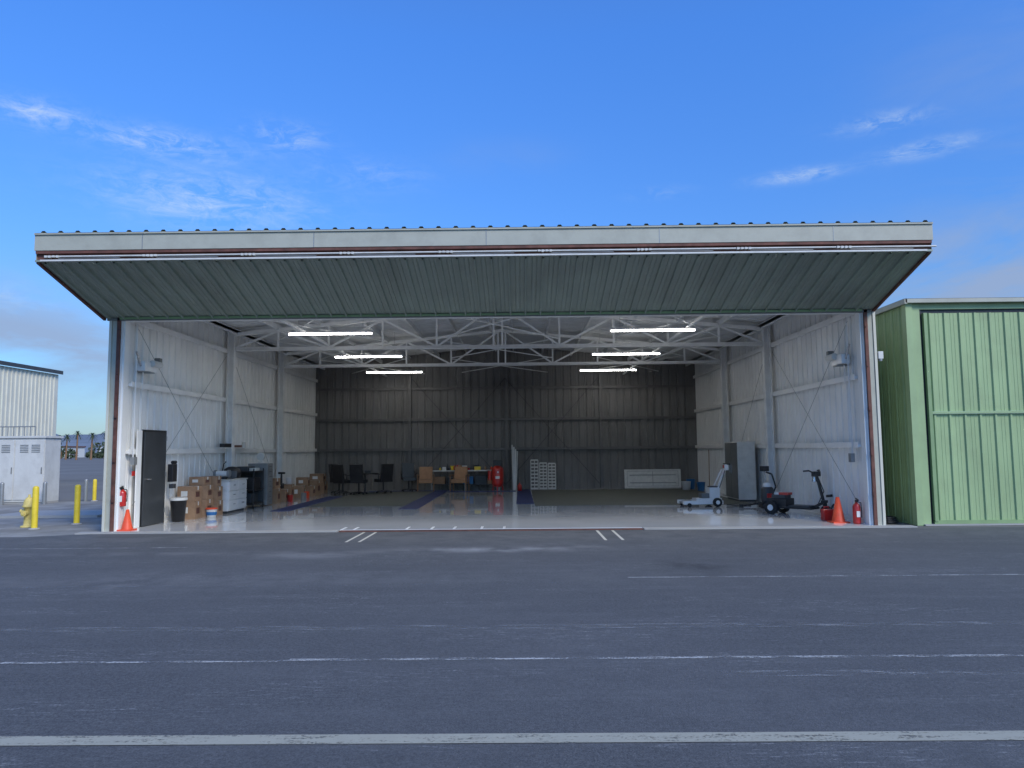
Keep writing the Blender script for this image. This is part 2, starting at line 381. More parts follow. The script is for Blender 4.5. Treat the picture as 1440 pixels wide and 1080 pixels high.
w.box(x+.021,x+.05,.76,1.72,.03,2.03,dgrey)
w.cyl((x+.05,.85,1.02),(x+.11,.85,1.02),.012,chrome); w.cyl((x+.11,.85,1.02),(x+.11,.97,1.02),.012,chrome)
for z in (.3,1.1,1.9): w.box(x+.05,x+.06,1.69,1.73,z-.05,z+.05,grey)
w.box(-HW+.12,x+.02,.5,.695,.02,2.06,white)
w.done()
for sx,cx in ((-1,-4.08),(1,3.88)):
    for y in (3.1,7.7,12.4):
        w=MB('fluorescent_light_fixture')
        w.box(cx-1.07,cx+1.07,y-.06,y+.06,4.495,4.54,whitep)
        w.cyl((cx-1.03,y-.035,4.475),(cx+1.03,y-.035,4.475),.013,tube,n=10)
        w.cyl((cx-1.03,y+.035,4.475),(cx+1.03,y+.035,4.475),.013,tube,n=10)
        for dx in (-1.05,1.05): w.box(cx+dx-.02,cx+dx+.02,y-.055,y+.055,4.45,4.4945,whitep)
        for dx in (-.8,.8): w.cyl((cx+dx,y,4.54),(cx+dx,y,top(cx)-.1),.004,grey,n=5)
        w.done()
for sx in (-1,1):
    w=MB('door_operator',bevel=.005)
    x=sx*(HW-.16)
    w.cb((x,.75,3.42),(.18,.5,.2),whitep); w.cyl((x-sx*.12,.75,3.5),(x-sx*.12,1.1,3.5),.07,offw)
    w.cb((x,.75,3.3),(.26,.2,.03),grey); w.cyl((x,.5,3.42),(x,.3,3.7),.02,chrome); w.cb((x-sx*.05,1.15,3.6),(.12,.12,.12),mgrey)
    w.cyl((x,.6,3.3),(x,.6,2.9),.012,whitep,n=6)
    w.done()
w=MB('electrical_conduit')
w.path([(-HW+.14,.35,4.3),(-HW+.14,.35,1.5)],.014,whitep); w.cb((-HW+.16,.35,1.42),(.08,.12,.16),grey)
w.cb((-HW+.16,.35,1.16),(.02,.1,.1),red)
w.path([(HW-.14,.45,4.3),(HW-.14,.45,1.4)],.014,whitep); w.cb((HW-.16,.45,1.35),(.08,.12,.18),grey); w.done()
w=MB('wall_lamp',bevel=.004); w.cb((HW+.30,-.02,3.42),(.10,.10,.15),offw); w.cyl((HW+.30,-.03,3.3),(HW+.30,-.03,3.38),.04,grey); w.done()
# ------------------------------------------------------------------ small props
def cone(x,y,h,z=.02):
    w=MB('traffic_cone',loc=(x,y,z)); s=h/.46
    w.box(-.15*s,.15*s,-.15*s,.15*s,0,.025,orange)
    w.lathe((0,0,0),[(.12*s,.025),(.115*s,.04),(.03*s,h),(.022*s,h),(.022*s,h-.05)],orange); w.done()
cone(-7.42,.14,.42); cone(7.15,.55,.52)
def ext(x,y,z,h=.45):
    w=MB('fire_extinguisher',loc=(x,y,z))
    w.lathe((0,0,0),[(0,0),(.07,.005),(.075,.03),(.075,h*.68),(.06,h*.78),(.025,h*.84),(.022,h*.88),(0,h*.88)],red)
    w.cb((0,-.02,h*.92),(.03,.1,.04),black); w.cb((0,-.04,h*.99),(.025,.13,.015),black,(.25,0,0))
    w.path([(.02,0,h*.88),(.09,0,h*.85),(.1,0,h*.5),(.095,0,h*.25)],.009,black); w.cb((0,-.076,h*.4),(.07,.004,.12),tape)
    w.done()
ext(-7.53,.12,.50,.40); ext(7.4,.25,.02,.5)
w=MB('gas_can',loc=(7.12,1.0,.02),bevel=.02); w.box(-.12,.12,-.09,.09,0,.24,red); w.box(-.09,.03,-.02,.02,.27,.30,red); w.box(-.09,-.06,-.02,.02,.24,.27,red); w.box(0,.03,-.02,.02,.24,.27,red); w.cyl((.07,0,.24),(.14,0,.34),.02,black); w.done()
w=MB('trash_can',loc=(-7.22,1.95,.02)); w.lathe((0,0,0),[(0,.0),(.14,0),(.18,.5),(.19,.5),(.19,.53),(.17,.53),(.13,.05),(0,.05)],black)
w.lathe((0,0,0),[(.192,.48),(.196,.53),(.175,.545),(.165,.4)],offw); w.done()
w=MB('wall_telephone_box',bevel=.01); w.cb((-7.38,1.95,1.12),(.12,.22,.40),black); w.cb((-7.38,1.97,.82),(.1,.15,.1),dgrey); w.cyl((-7.36,1.9,1.36),(-7.36,2.05,1.36),.04,black); w.done()
def cbox(x,y,z,sx,sy,sz,rz=0):
    w=MB('cardboard_box',loc=(x,y,z),rz=rz,bevel=.006)
    w.box(-sx/2,sx/2,-sy/2,sy/2,0,sz,card)
    w.box(-sx/2-.002,sx/2+.002,-.03,.03,sz-.09,sz+.002,offw)
    w.box(-sx*.28,sx*.1,-sy/2-.003,-sy/2+.001,sz*.35,sz*.7,tape)
    w.box(sx/2-.001,sx/2+.003,-sy*.3,sy*.2,sz*.3,sz*.65,rust); w.done()
cbox(-7.28,2.65,.02,.42,.38,.40,.05); cbox(-7.29,2.67,.423,.41,.38,.36,-.04)
cbox(-7.22,3.1,.02,.48,.42,.42,.0); cbox(-7.22,3.12,.443,.46,.4,.34,.04); cbox(-7.24,3.12,.787,.38,.36,.20,-.06)
cbox(-7.14,3.55,.02,.46,.36,.36,.03); cbox(-7.16,3.58,.383,.44,.36,.34); cbox(-7.17,3.58,.726,.40,.34,.26,.06)
w=MB('storage_bin',loc=(-6.85,2.9,.02),bevel=.01); w.lathe((0,0,0),[(0,0),(.10,0),(.13,.2),(0,.2)],offw); w.lathe((0,0,.2),[(.14,0),(.14,.03),(0,.035)],orange); w.lathe((0,0,.06),[(.112,0),(.127,.08),(.11,.08)],bluep); w.done()
w=MB('drawer_cabinet',loc=(-7.16,4.55,.02),bevel=.008)
w.box(-.32,.3,-.62,.62,.06,.82,whitep); w.box(-.34,.33,-.64,.64,.823,.86,offw); w.box(-.3,.26,-.58,.58,0,.06,dgrey)
for r_ in range(3):
    for c_ in range(2):
        w.box(.301,.318,-.6+c_*.61,-.01+c_*.61,.10+r_*.24,.32+r_*.24,whitep)
        w.box(.318,.34,-.36+c_*.61,-.22+c_*.61,.22+r_*.24,.235+r_*.24,chrome)
for z in (.12,.36,.6): w.box(-.3,.26,-.635,-.621,z,z+.2,whitep); w.box(-.1,.06,-.65,-.636,z+.09,z+.105,chrome)
w.done()
w=MB('bench_grinder',loc=(-7.14,4.2,.885)); w.cyl((-.14,0,.14),(.14,0,.14),.075,whitep); w.cyl((-.2,0,.14),(-.15,0,.14),.1,grey); w.cyl((.15,0,.14),(.2,0,.14),.1,grey); w.box(-.1,.1,-.08,.08,0,.06,dgrey); w.path([(0,0,.2),(.05,-.02,.4),(.1,0,.45)],.014,black); w.done()
w=MB('helmet_bag',loc=(-7.14,4.85,.885)); w.lathe((0,0,0),[(0,0),(.2,.01),(.24,.12),(.2,.24),(.1,.3),(0,.31)],black); w.cb((.1,-.2,.1),(.2,.2,.18),dgrey,(0,0,.4)); w.done()
w=MB('tool_cart',loc=(-7.05,5.75,.02),bevel=.008)
for z in (.12,.5,1.0): w.box(-.35,.33,-.4,.4,z,z+.03,black)
for a in (-.33,.31):
    for b_ in (-.38,.38): w.beam((a,b_,.08),(a,b_,1.1),.03,.03,black); w.cyl((a-.015,b_,.045),(a+.015,b_,.045),.045,rubber)
w.box(-.34,.32,.36,.385,.15,1.0,dgrey); w.box(-.3,.2,-.25,.3,.155,.42,dgrey); w.box(-.2,.3,-.3,.2,.535,.85,black); w.box(-.32,.1,-.3,.3,1.035,1.15,dgrey); w.box(.12,.3,-.2,.1,1.035,1.11,offw)
w.done()
w=MB('filing_cabinet',loc=(-6.98,6.65,.02),bevel=.006)
w.box(-.3,.25,-.25,.25,.03,1.22,grey)
for k in range(8):
    w.box(.251,.262,-.23,.23,.05+k*.145,.18+k*.145,grey); w.box(.262,.28,-.08,.08,.11+k*.145,.122+k*.145,chrome)
    w.box(-.28,.23,-.262,-.251,.05+k*.145,.18+k*.145,grey)
w.done()
w=MB('desk_fan',loc=(-7.0,6.65,1.245)); w.lathe((0,0,0),[(0,0),(.1,0),(.09,.03),(.02,.04),(.02,.12),(0,.12)],whitep); w.cyl((0,-.04,.2),(0,.04,.2),.12,offw); w.done()
for (x,y,z,a,b_,c_,rz) in [(-6.98,7.5,.02,.5,.5,.45,.1),(-6.98,7.5,.473,.42,.4,.3,-.1),(-6.95,8.25,.02,.5,.45,.38,0),(-7.0,9.0,.02,.45,.5,.5,.1),(-7.0,10.2,.02,.5,.5,.4,.2),(-6.9,10.9,.02,.6,.5,.35,0),(-7.0,10.9,.373,.4,.4,.3,.1),(-6.9,11.7,.02,.5,.5,.5,0),(-6.95,12.6,.02,.6,.5,.42,0),(-6.95,12.6,.443,.5,.4,.3,0)]:
    cbox(x,y,z,a,b_,c_,rz)
w=MB('vise',loc=(-6.93,8.3,.403)); w.cb((0,0,.1),(.12,.22,.16),black); w.cyl((0,-.2,.12),(0,.1,.12),.03,grey); w.cyl((0,0,.15),(0,.05,.5),.05,black,r1=.02); w.cb((0,.05,.5),(.2,.08,.06),black); w.done()
for x,y,z,m in ((-6.6,8.2,.02,red),(-6.5,9.3,.02,grey),(-6.6,10.0,.02,orange),(-6.9,9.0,.523,whitep)):
    w=MB('paint_can',loc=(x,y,z)); w.lathe((0,0,0),[(0,0),(.085,0),(.085,.2),(.09,.21),(0,.21)],m); w.done()
w=MB('wall_shelf',bevel=.004); w.box(-7.5,-7.3,4.6,6.6,1.68,1.70,white); w.cb((-7.38,5.0,1.76),(.14,.5,.1),black); w.cb((-7.38,5.7,1.74),(.12,.6,.06),rust); w.cyl((-7.38,6.3,1.70),(-7.38,6.3,1.86),.05,offw); w.done()
def ochair(x,y,rz,m=black):
    w=MB('office_chair',loc=(x,y,.028),rz=rz,bevel=.015)
    for k in range(5):
        a=k*2*math.pi/5; w.beam((0,0,.09),(.28*math.cos(a),.28*math.sin(a),.06),.04,.03,black); w.cyl((.28*math.cos(a)-.02,.28*math.sin(a),.03),(.28*math.cos(a)+.02,.28*math.sin(a),.03),.03,rubber)
    w.cyl((0,0,.09),(0,0,.42),.03,black); w.cb((0,0,.46),(.5,.48,.12),m)
    w.cb((0,.24,.78),(.48,.09,.58),m,(-.15,0,0)); w.cb((0,.22,.52),(.08,.03,.25),black)
    for sx in (-1,1): w.beam((sx*.27,.1,.45),(sx*.27,.08,.66),.03,.04,black); w.cb((sx*.27,.0,.68),(.05,.28,.03),black)
    w.done()
ochair(-5.75,11.5,2.6); ochair(-4.45,12.3,-2.4); ochair(-6.1,12.4,1.2); ochair(-5.2,11.6,3.0); ochair(-3.65,13.2,.3,dgrey)
w=MB('round_table',loc=(-5.1,12.2,.028)); w.lathe((0,0,0),[(0,.70),(.5,.70),(.51,.715),(.5,.73),(0,.73)],black,28); w.cyl((0,0,.03),(0,0,.7),.035,dgrey)
for k in range(4):
    a=k*math.pi/2+.4; w.beam((0,0,.05),(.35*math.cos(a),.35*math.sin(a),.02),.05,.03,dgrey)
w.cb((.1,0,.78),(.2,.14,.1),dgrey); w.lathe((-.2,-.1,.73),[(.04,0),(.04,.12),(0,.12)],offw); w.done()
def arm(x,y,rz):
    w=MB('armchair',loc=(x,y,.028),rz=rz,bevel=.02)
    w.cb((0,0,.38),(.52,.5,.14),tan); w.cb((0,.26,.66),(.5,.11,.5),tan,(-.2,0,0))
    for sx in (-1,1):
        w.beam((sx*.3,-.24,0),(sx*.3,-.24,.58),.045,.05,wood); w.beam((sx*.3,.28,0),(sx*.3,.25,.58),.045,.05,wood); w.cb((sx*.3,0,.6),(.06,.6,.035),wood); w.cb((sx*.3,0,.3),(.03,.5,.05),wood)
    w.done()
arm(-3.0,13.15,.1); arm(-1.72,13.1,-.15)
w=MB('workbench',loc=(-1.55,14.0,.028)); w.box(-1.35,1.35,-.32,.28,.72,.76,offw)
for a in (-1.3,0,1.3):
    for b_ in (-.28,.24): w.beam((a,b_,0),(a,b_,.72),.04,.04,grey)
w.box(-1.3,1.3,-.2,.2,.2,.23,dgrey); w.done()
w=MB('bench_clutter',loc=(-1.55,14.0,.79)); 
for i in range(22):
    x=random.uniform(-1.3,1.3); y=random.uniform(-.22,.15); mm=random.choice([red,whitep,offw,black,bluep,yellow,card,dgrey,orange]); hh=random.uniform(.08,.26)
    if i%2: w.lathe((x,y,0),[(0,0),(.04,0),(.04,hh*.7),(.015,hh*.85),(.015,hh),(0,hh)],mm,10)
    else: w.cb((x,y,hh*.4),(random.uniform(.08,.25),.12,hh*.8),mm,(0,0,random.uniform(-.5,.5)))
w.done()
w=MB('bench_underside_boxes',loc=(-1.55,14.0,.028),bevel=.006)
for x,s_,mm in ((-1,.4,card),(-.5,.35,dgrey),(.1,.4,bluep),(.6,.45,black),(1.0,.3,card)): w.cb((x,-.02,.232+s_*.35),(s_,.36,s_*.7),mm)
w.done()
w=MB('air_compressor',loc=(-.28,13.2,.028))
w.lathe((0,0,.12),[(0,0),(.12,.02),(.2,.08),(.22,.16),(.22,.66),(.2,.74),(.12,.8),(0,.82)],red)
for k in range(3):
    a=k*2.09+.5; w.beam((.19*math.cos(a),.19*math.sin(a),.2),(.23*math.cos(a),.23*math.sin(a),0),.04,.02,red)
w.cb((0,0,1.03),(.26,.2,.18),black); w.cyl((-.16,0,1.06),(.16,0,1.06),.08,dgrey); w.cyl((.02,-.23,.7),(.02,-.25,.7),.03,whitep); w.cb((0,-.222,.5),(.16,.01,.1),tape)
w.cyl((-.3,0,.4),(-.3,0,.75),.07,red); w.done()
w=MB('foam_board_stack',loc=(.38,13.6,.028)); 
for k in range(4): w.cb((-.09+k*.05,.0+k*.03,.86-.04*k),(.04,.22,1.72-.08*k),[offw,whitep,tape,offw][k],(0,.02*(k-1),0))
w.done()
w=MB('plastic_bottle',loc=(.55,13.0,.028)); w.lathe((0,0,0),[(0,0),(.08,0),(.08,.2),(.02,.27),(.02,.3),(0,.3)],red); w.done()
w=MB('plastic_pallet_racks',loc=(1.55,14.1,.028))
for k in range(3):
    x=-.42+k*.34; hh=(1.12,1.0,.98)[k]
    for a in (-.14,0,.14): w.box(x+a-.015,x+a+.015,-.11,-.05,0,hh,offw)
    for j in range(9): w.box(x-.14,x+.14,-.1,-.065,j*hh/8.2,j*hh/8.2+.055,offw)
w.done()
w=MB('folding_table',loc=(5.75,14.15,.028),bevel=.01)
T=Matrix.Rotation(-.12,4,'X'); w.box(-1.1,1.1,-.03,.03,0,.72,offw,T)
for a in ((-1.0,1.0,.06,.075),(-1.0,1.0,.645,.66),(-1.0,-.985,.075,.645),(.985,1.0,.075,.645),(-.01,.01,.08,.64)): w.box(a[0],a[1],-.04,-.0305,a[2],a[3],grey,T)
w.cyl(T@Vector((-.9,-.045,.2)),T@Vector((.9,-.045,.2)),.013,grey); w.cyl(T@Vector((-.9,-.045,.5)),T@Vector((.9,-.045,.5)),.013,grey)
w.done()
w=MB('bucket',loc=(7.0,13.2,.028)); w.lathe((0,0,0),[(0,0),(.14,0),(.17,.36),(.18,.37),(.15,.36),(.13,.02)],bluep); w.done()
w=MB('bucket',loc=(6.7,12.6,.028)); w.lathe((0,0,0),[(0,0),(.14,0),(.17,.3),(.18,.31),(.15,.3),(.13,.02)],whitep); w.done()
w=MB('bucket',loc=(7.1,12.0,.028)); w.lathe((0,0,0),[(0,0),(.12,0),(.15,.3),(.16,.31),(.13,.3),(.11,.02)],bluep); w.done()
w=MB('push_broom'); w.cyl((7.3,11.6,.05),(7.42,12.0,1.5),.014,wood); w.cb((7.28,11.55,.07),(.08,.5,.08),black); w.done()
w=MB('storage_cabinet',loc=(7.15,7.2,.02),bevel=.006)
w.box(-.27,.24,-.6,.7,.05,1.72,offw); w.box(-.25,.22,-.58,.68,0,.05,dgrey)
for a,b_ in ((-.58,.04),(.06,.68)): w.box(-.285,-.272,a,b_,.08,1.69,mgrey)
for a in (-.02,.12): w.box(-.31,-.286,a-.012,a+.012,.8,1.05,chrome)
w.done()
# aircraft tug: flat forked deck, motor box, battery, tall tiller
w=MB('aircraft_tug',loc=(5.45,5.1,.02),rz=.1,bevel=.012,sc_=1.08)
for b_ in (-.22,.22):
    w.box(-.55,.45,b_-.05,b_+.05,.06,.15,whitep)
w.box(-.2,.45,-.168,.168,.08,.20,whitep); w.cb((-.42,0,.12),(.22,.33,.05),grey,(0,-.25,0))
for a,b_ in ((.28,-.31),(.28,.31)): w.cyl((a,b_-.035,.11),(a,b_+.035,.11),.11,rubber); w.cyl((a,b_-.04,.11),(a,b_+.04,.11),.05,whitep)
for b_ in (-.30,.30): w.cyl((-.42,b_-.02,.05),(-.42,b_+.02,.05),.05,rubber)
w.cb((.28,0,.33),(.26,.30,.26),whitep); w.cb((.05,0,.26),(.2,.26,.12),mgrey); w.cb((.28,0,.475),(.2,.2,.03),dgrey)
w.beam((.36,.0,.3),(.66,.0,1.02),.06,.06,whitep); w.beam((.30,.09,.4),(.56,.09,.9),.03,.03,whitep)
w.cyl((.66,-.2,1.03),(.66,.2,1.03),.02,black); w.cb((.63,0,.95),(.1,.16,.14),whitep); w.cb((.58,0,.97),(.02,.1,.08),red)
w.path([(.38,-.06,.3),(.48,-.1,.6),(.6,-.05,.9)],.010,black)
w.path([(.6,-.05,.04),(.8,-.2,.012),(1.0,-.12,.012),(1.15,-.25,.012)],.010,black); w.done()
w=MB('tow_bar'); w.beam((6.35,4.6,.06),(6.9,4.9,.09),.04,.04,black); w.cyl((6.35,4.6,.02),(6.35,4.6,.1),.06,black); w.cb((6.9,4.9,.1),(.2,.3,.06),dgrey); w.done()
w=MB('vacuum_cleaner',loc=(6.95,4.3,.02),sc_=1.08); w.cb((0,0,.06),(.36,.3,.1),black); w.lathe((0,.02,.11),[(0,0),(.13,0),(.15,.1),(.14,.35),(.08,.42),(0,.43)],dgrey); w.lathe((0,.02,.45),[(.09,0),(.11,.06),(.09,.14),(0,.16)],whitep)
w.path([(0,.08,.5),(-.03,.1,.9)],.015,chrome); w.cb((-.03,.08,.93),(.18,.12,.12),black); w.path([(.1,0,.3),(.2,0,.5),(.12,.02,.8),(0,.08,.85)],.02,black); w.cb((.0,-.13,.3),(.12,.02,.1),red); w.done()
w=MB('mobility_scooter',loc=(7.02,2.35,.02),rz=-.85,sc_=1.10)
for b_ in (-.24,.24):
    w.cyl((-.5,b_-.045,.14),(-.5,b_+.045,.14),.14,rubber,n=22); w.cyl((-.5,b_-.05,.14),(-.5,b_+.05,.14),.065,whitep)
w.cyl((-.5,-.24,.14),(-.5,.24,.14),.025,dgrey)
w.cyl((.58,-.035,.11),(.58,.035,.11),.11,rubber,n=20); w.cyl((.58,-.04,.11),(.58,.04,.11),.05,grey)
w.box(-.55,.35,-.19,.19,.13,.17,black); w.box(-.62,-.2,-.17,.17,.172,.33,black); w.cb((-.4,0,.37),(.3,.26,.07),dgrey); w.cb((-.3,.0,.43),(.2,.2,.05),red)
w.cb((-.45,0,.43),(.1,.18,.05),whitep); w.box(-.15,.3,-.17,.17,.172,.20,dgrey)
w.beam((.3,0,.16),(.5,0,.26),.06,.05,black); w.beam((.56,0,.2),(.40,0,.86),.045,.045,black); w.beam((.58,-.06,.11),(.55,-.06,.3),.02,.03,black); w.beam((.58,.06,.11),(.55,.06,.3),.02,.03,black)
w.cb((.55,0,.3),(.08,.15,.05),black); w.cb((.40,0,.86),(.1,.2,.1),black)
w.path([(.40,-.1,.88),(.36,-.22,.93),(.28,-.3,.92)],.016,black); w.path([(.40,.1,.88),(.36,.22,.93),(.28,.3,.92)],.016,black)
w.cyl((.36,0,.7),(.36,0,.9),.05,chrome,r1=.03); w.path([(.42,.03,.8),(.5,.1,.5),(.4,.05,.25)],.01,black)
w.cb((.66,0,.42),(.03,.22,.05),black); w.done()
w=MB('coiled_hose',loc=(8.15,.6,0))
for k in range(3):
    pts=[Vector(((.22-.02*k)*math.cos(a*.4),(.22-.02*k)*math.sin(a*.4),.03+.04*k)) for a in range(17)]; w.path(pts,.022,black,n=6)
w.done()
# ------------------------------------------------------------------ green hangar
gh=empty('green_hangar'); GX=8.50; GZ=4.50
w=MB('walls',gh)
w.rib((GX,.15,0),(0,1,0),14,(0,0,1),(-1,0,0),greend,lambda t:GZ-.04,d=.016)  # side wall in darker green than the front, its shade painted in
w.box(GX-.03,GX+.10,-.02,.14,0,GZ,greenw); w.box(GX+.10,GX+.27,.02,.14,0,GZ-.0,greenw)
w.box(GX+.27,GX+.33,.06,.14,0,GZ-.12,black)  # black strip painted in for the shade of the gap beside the door
w.box(GX+.1,24,.03,.14,GZ-.14,GZ,greenw)
w.done()
w=MB('sliding_door',gh)
w.rib((GX+.33,.05,.10),(1,0,0),15,(0,0,1),(0,-1,0),greenw,lambda t:2.12,d=.03,w=.035)
w.rib((GX+.33,.035,2.27),(1,0,0),15,(0,0,1),(0,-1,0),greenw,lambda t:GZ-.22-2.27,d=.03,w=.035)
w.box(GX+.34,24,-.015,.06,2.225,2.265,greenw); w.box(GX+.33,GX+.40,-.02,.07,.08,GZ-.22,greend)
w.box(GX+.33,24,-.0,.08,.03,.10,greend); w.box(GX+.1,24,-.08,.14,0,.028,concrete)
w.box(GX+.33,24,.08,.12,GZ-.22,GZ-.14,black)  # black strip stands in for the shaded gap over the door
w.done()
w=MB('roof',gh)
w.box(GX-.06,24.1,-.10,-.03,GZ-.02,GZ+.06,cream); w.box(GX-.08,GX-.03,-.1,14.2,GZ-.04,GZ+.06,cream)
w.add([(GX-.08,-.1,GZ+.065),(24.1,-.1,GZ+.065),(24.1,14.2,GZ+.065),(GX-.08,14.2,GZ+.065)],[(0,1,2,3)],roofm)
w.done()
# ------------------------------------------------------------------ left surroundings
def bollard(x,y,h,r,m):
    w=MB('bollard',loc=(x,y,0)); w.lathe((0,0,0),[(r,-.02),(r,h-.05),(r*.9,h-.02),(r*.5,h),(0,h+.005)],m,18)
    if m==yellow: w.lathe((0,0,0),[(r+.05,-.002),(r+.04,.02),(r,.025)],concrete,18)
    w.done()
bollard(-9.72,.75,.90,.062,yellow); bollard(-9.42,1.75,.88,.062,yellow); bollard(-13.55,9.6,.72,.06,yellow)
bollard(-15.6,8.1,.7,.06,grey); bollard(-13.9,9.7,.72,.06,grey); bollard(-14.35,8.25,.7,.06,grey)
w=MB('fire_hydrant',loc=(-10.15,1.2,0))
w.lathe((0,0,0),[(.15,0),(.15,.03),(.10,.04),(.09,.08),(.09,.42),(.13,.43),(.13,.46),(.11,.47),(.105,.55),(.07,.62),(.025,.65),(.025,.70),(0,.70)],hydy,20)
for s_ in (-1,1): w.cyl((s_*.08,0,.34),(s_*.17,0,.34),.045,hydy); w.cyl((s_*.17,0,.34),(s_*.19,0,.34),.03,hydy,n=6)
w.cyl((0,-.08,.3),(0,-.18,.3),.06,hydy); w.cyl((0,-.18,.3),(0,-.2,.3),.035,hydy,n=6); w.done()
w=MB('utility_cabinet',bevel=.01)
cabm=M('cabinet_paint',(.60,.60,.57),.5,0,.08,3,(1,1,.3),grime=.2,gscale=3)
w.box(-18.5,-14.62,8.6,9.4,.05,2.08,cabm); w.box(-18.55,-14.57,8.55,9.45,2.083,2.15,cabm); w.box(-18.5,-14.62,8.62,9.4,-.02,.05,concrete)
for k in range(4):
    x=-18.46+k*.965; w.box(x,x+.925,8.575,8.598,.12,2.02,cabm)
    for j in range(5): w.box(x+.15,x+.42,8.565,8.574,1.62+j*.055,1.65+j*.055,grey); w.box(x+.52,x+.8,8.565,8.574,1.62+j*.055,1.65+j*.055,grey)
    w.box(x+.86,x+.89,8.55,8.574,.95,1.15,grey)
w.done()
wh=empty('metal_warehouse')
w=MB('walls',wh)
w.rib((-24.65,-6,0),(0,1,0),31,(0,0,1),(1,0,0),beige,lambda t:5.85,d=.05,w=.07,minor=0)
w.rib((-45,-6,0),(1,0,0),20.35,(0,0,1),(0,-1,0),beige,lambda t:5.85+.17*(10.2-abs(t-10.2)),d=.05,w=.07,minor=0)
w.rib((-45,25,0),(1,0,0),20.35,(0,0,1),(0,1,0),beige,lambda t:5.85+.17*(10.2-abs(t-10.2)),d=.05,w=.07,minor=0)
w.done()
w=MB('roof',wh)
for sx in (-1,1):
    a=Vector((-34.8,0,7.62)); b_=Vector((-34.8+sx*10.35,0,5.87))
    w.add([(a.x,-6.2,a.z),(b_.x,-6.2,b_.z),(b_.x,25.1,b_.z),(a.x,25.1,a.z),(a.x,-6.2,a.z+.2),(b_.x,-6.2,b_.z+.2),(b_.x,25.1,b_.z+.2),(a.x,25.1,a.z+.2)],[(0,1,2,3),(4,5,6,7),(0,1,5,4),(1,2,6,5),(2,3,7,6)],dgrey)
w.done()
w=MB('railing')
for k in range(12): w.cyl((-19.0+k*.2,11.4,0),(-19.0+k*.2,11.4,2.55),.015,grey,n=6)
w.cyl((-19.0,11.4,2.55),(-16.8,11.4,2.55),.02,grey,n=6); w.done()
leaf=M('foliage',(.045,.065,.03),.8,0,.5,.8)
far=M('far_foliage',(.07,.085,.06),.9,0,.4,.1)
hz=M('hazy_hills_material',(.19,.225,.26),1,0,.15,.01,spec=.0)  # bluish base colour has the distance haze painted in
w=MB('hills'); vs=[];fs=[];n=260
for i in range(n+1):
    az=R(-85+170*i/n); d=3200
    h=85+26*math.sin(i*.13)+14*math.sin(i*.31+1)+8*math.sin(i*.9)+5*math.sin(i*2.3)+random.uniform(-3,3)
    for rr,hh in ((d-700,-5),(d-250,h*.55),(d,h),(d+300,-5)): vs.append((math.sin(az)*rr,math.cos(az)*rr,hh))
for i in range(n):
    for j in range(3): a=i*4+j; fs.append((a,a+4,a+5,a+1))
w.add(vs,fs,hz,True); w.done()
def leaves(w,c,rx,ry,rz_,n,s,m):
    for _ in range(n):
        while True:
            p=Vector([random.uniform(-1,1) for _ in range(3)])
            if .25<p.length<1: break
        p=Vector((c[0]+p.x*rx,c[1]+p.y*ry,c[2]+p.z*rz_)); a=Vector([random.gauss(0,1) for _ in range(3)]).normalized(); b_=a.orthogonal().normalized()
        q=s*random.uniform(.6,1.3); w.add([p-a*q,p-b_*q*.6,p+a*q,p+b_*q*.6],[(0,1,2,3)],m)
w=MB('distant_trees')
for i in range(170):
    x=-320+i*2.3; y=190+random.uniform(-9,9); hh=random.uniform(1.8,4.6)
    if -119<x<-112: hh=1.6
    w.cyl((x,y,0),(x,y,hh*.6),.2,wood,n=5); leaves(w,(x,y,hh*.6),hh*.75,hh*.6,hh*.6,70,.55,leaf if i%3 else far)
w.done()
for (x,y,h) in ((-98.7,150,6.6),(-101.5,148,5.6),(-95.4,150,6.2),(-93.4,152,7.0),(-106,158,6.2),(-91.5,150,6.0)):
    w=MB('palm_tree',loc=(x,y,0))
    w.cyl((0,0,0),(.1,0,h*.5),.24,wood,r1=.18,n=8); w.cyl((.1,0,h*.5),(.15,0,h-.7),.18,wood,r1=.14,n=8)
    for k in range(30):
        a=random.uniform(0,6.28); e=random.uniform(-1.0,1.2); p=Vector((.15,0,h-.6)); pr=p; wd=.34; r_=1.35
        for j in range(1,5):
            s_=j/4; q=p+Vector((math.cos(a)*math.cos(e)*r_*s_,math.sin(a)*math.cos(e)*r_*s_,math.sin(e)*r_*s_-.7*s_*s_)); nn=Vector((-math.sin(a),math.cos(a),0))
            w.add([pr-nn*wd*.5,pr+nn*wd*.5,q+nn*wd*.4*(1.1-s_),q-nn*wd*.4*(1.1-s_)],[(0,1,2,3)],leaf); pr=q; wd*=.8
    w.done()
w=MB('low_white_building'); w.box(-128,-112,210,222,0,3.4,whitep); w.box(-128.3,-111.7,209.8,222.2,3.4,3.7,grey)
for k in range(5): w.box(-127+k*3,-125.6+k*3,209.9,209.98,1,2.6,dgrey)
w.done()
w=MB('terminal_building'); w.box(-175,-150,225,240,0,3.4,offw); w.box(-175.3,-149.7,224.8,240.2,3.4,3.8,rust)
for k in range(7): w.box(-174+k*3.4,-172.6+k*3.4,224.9,224.98,1,2.8,dgrey)
w.done()
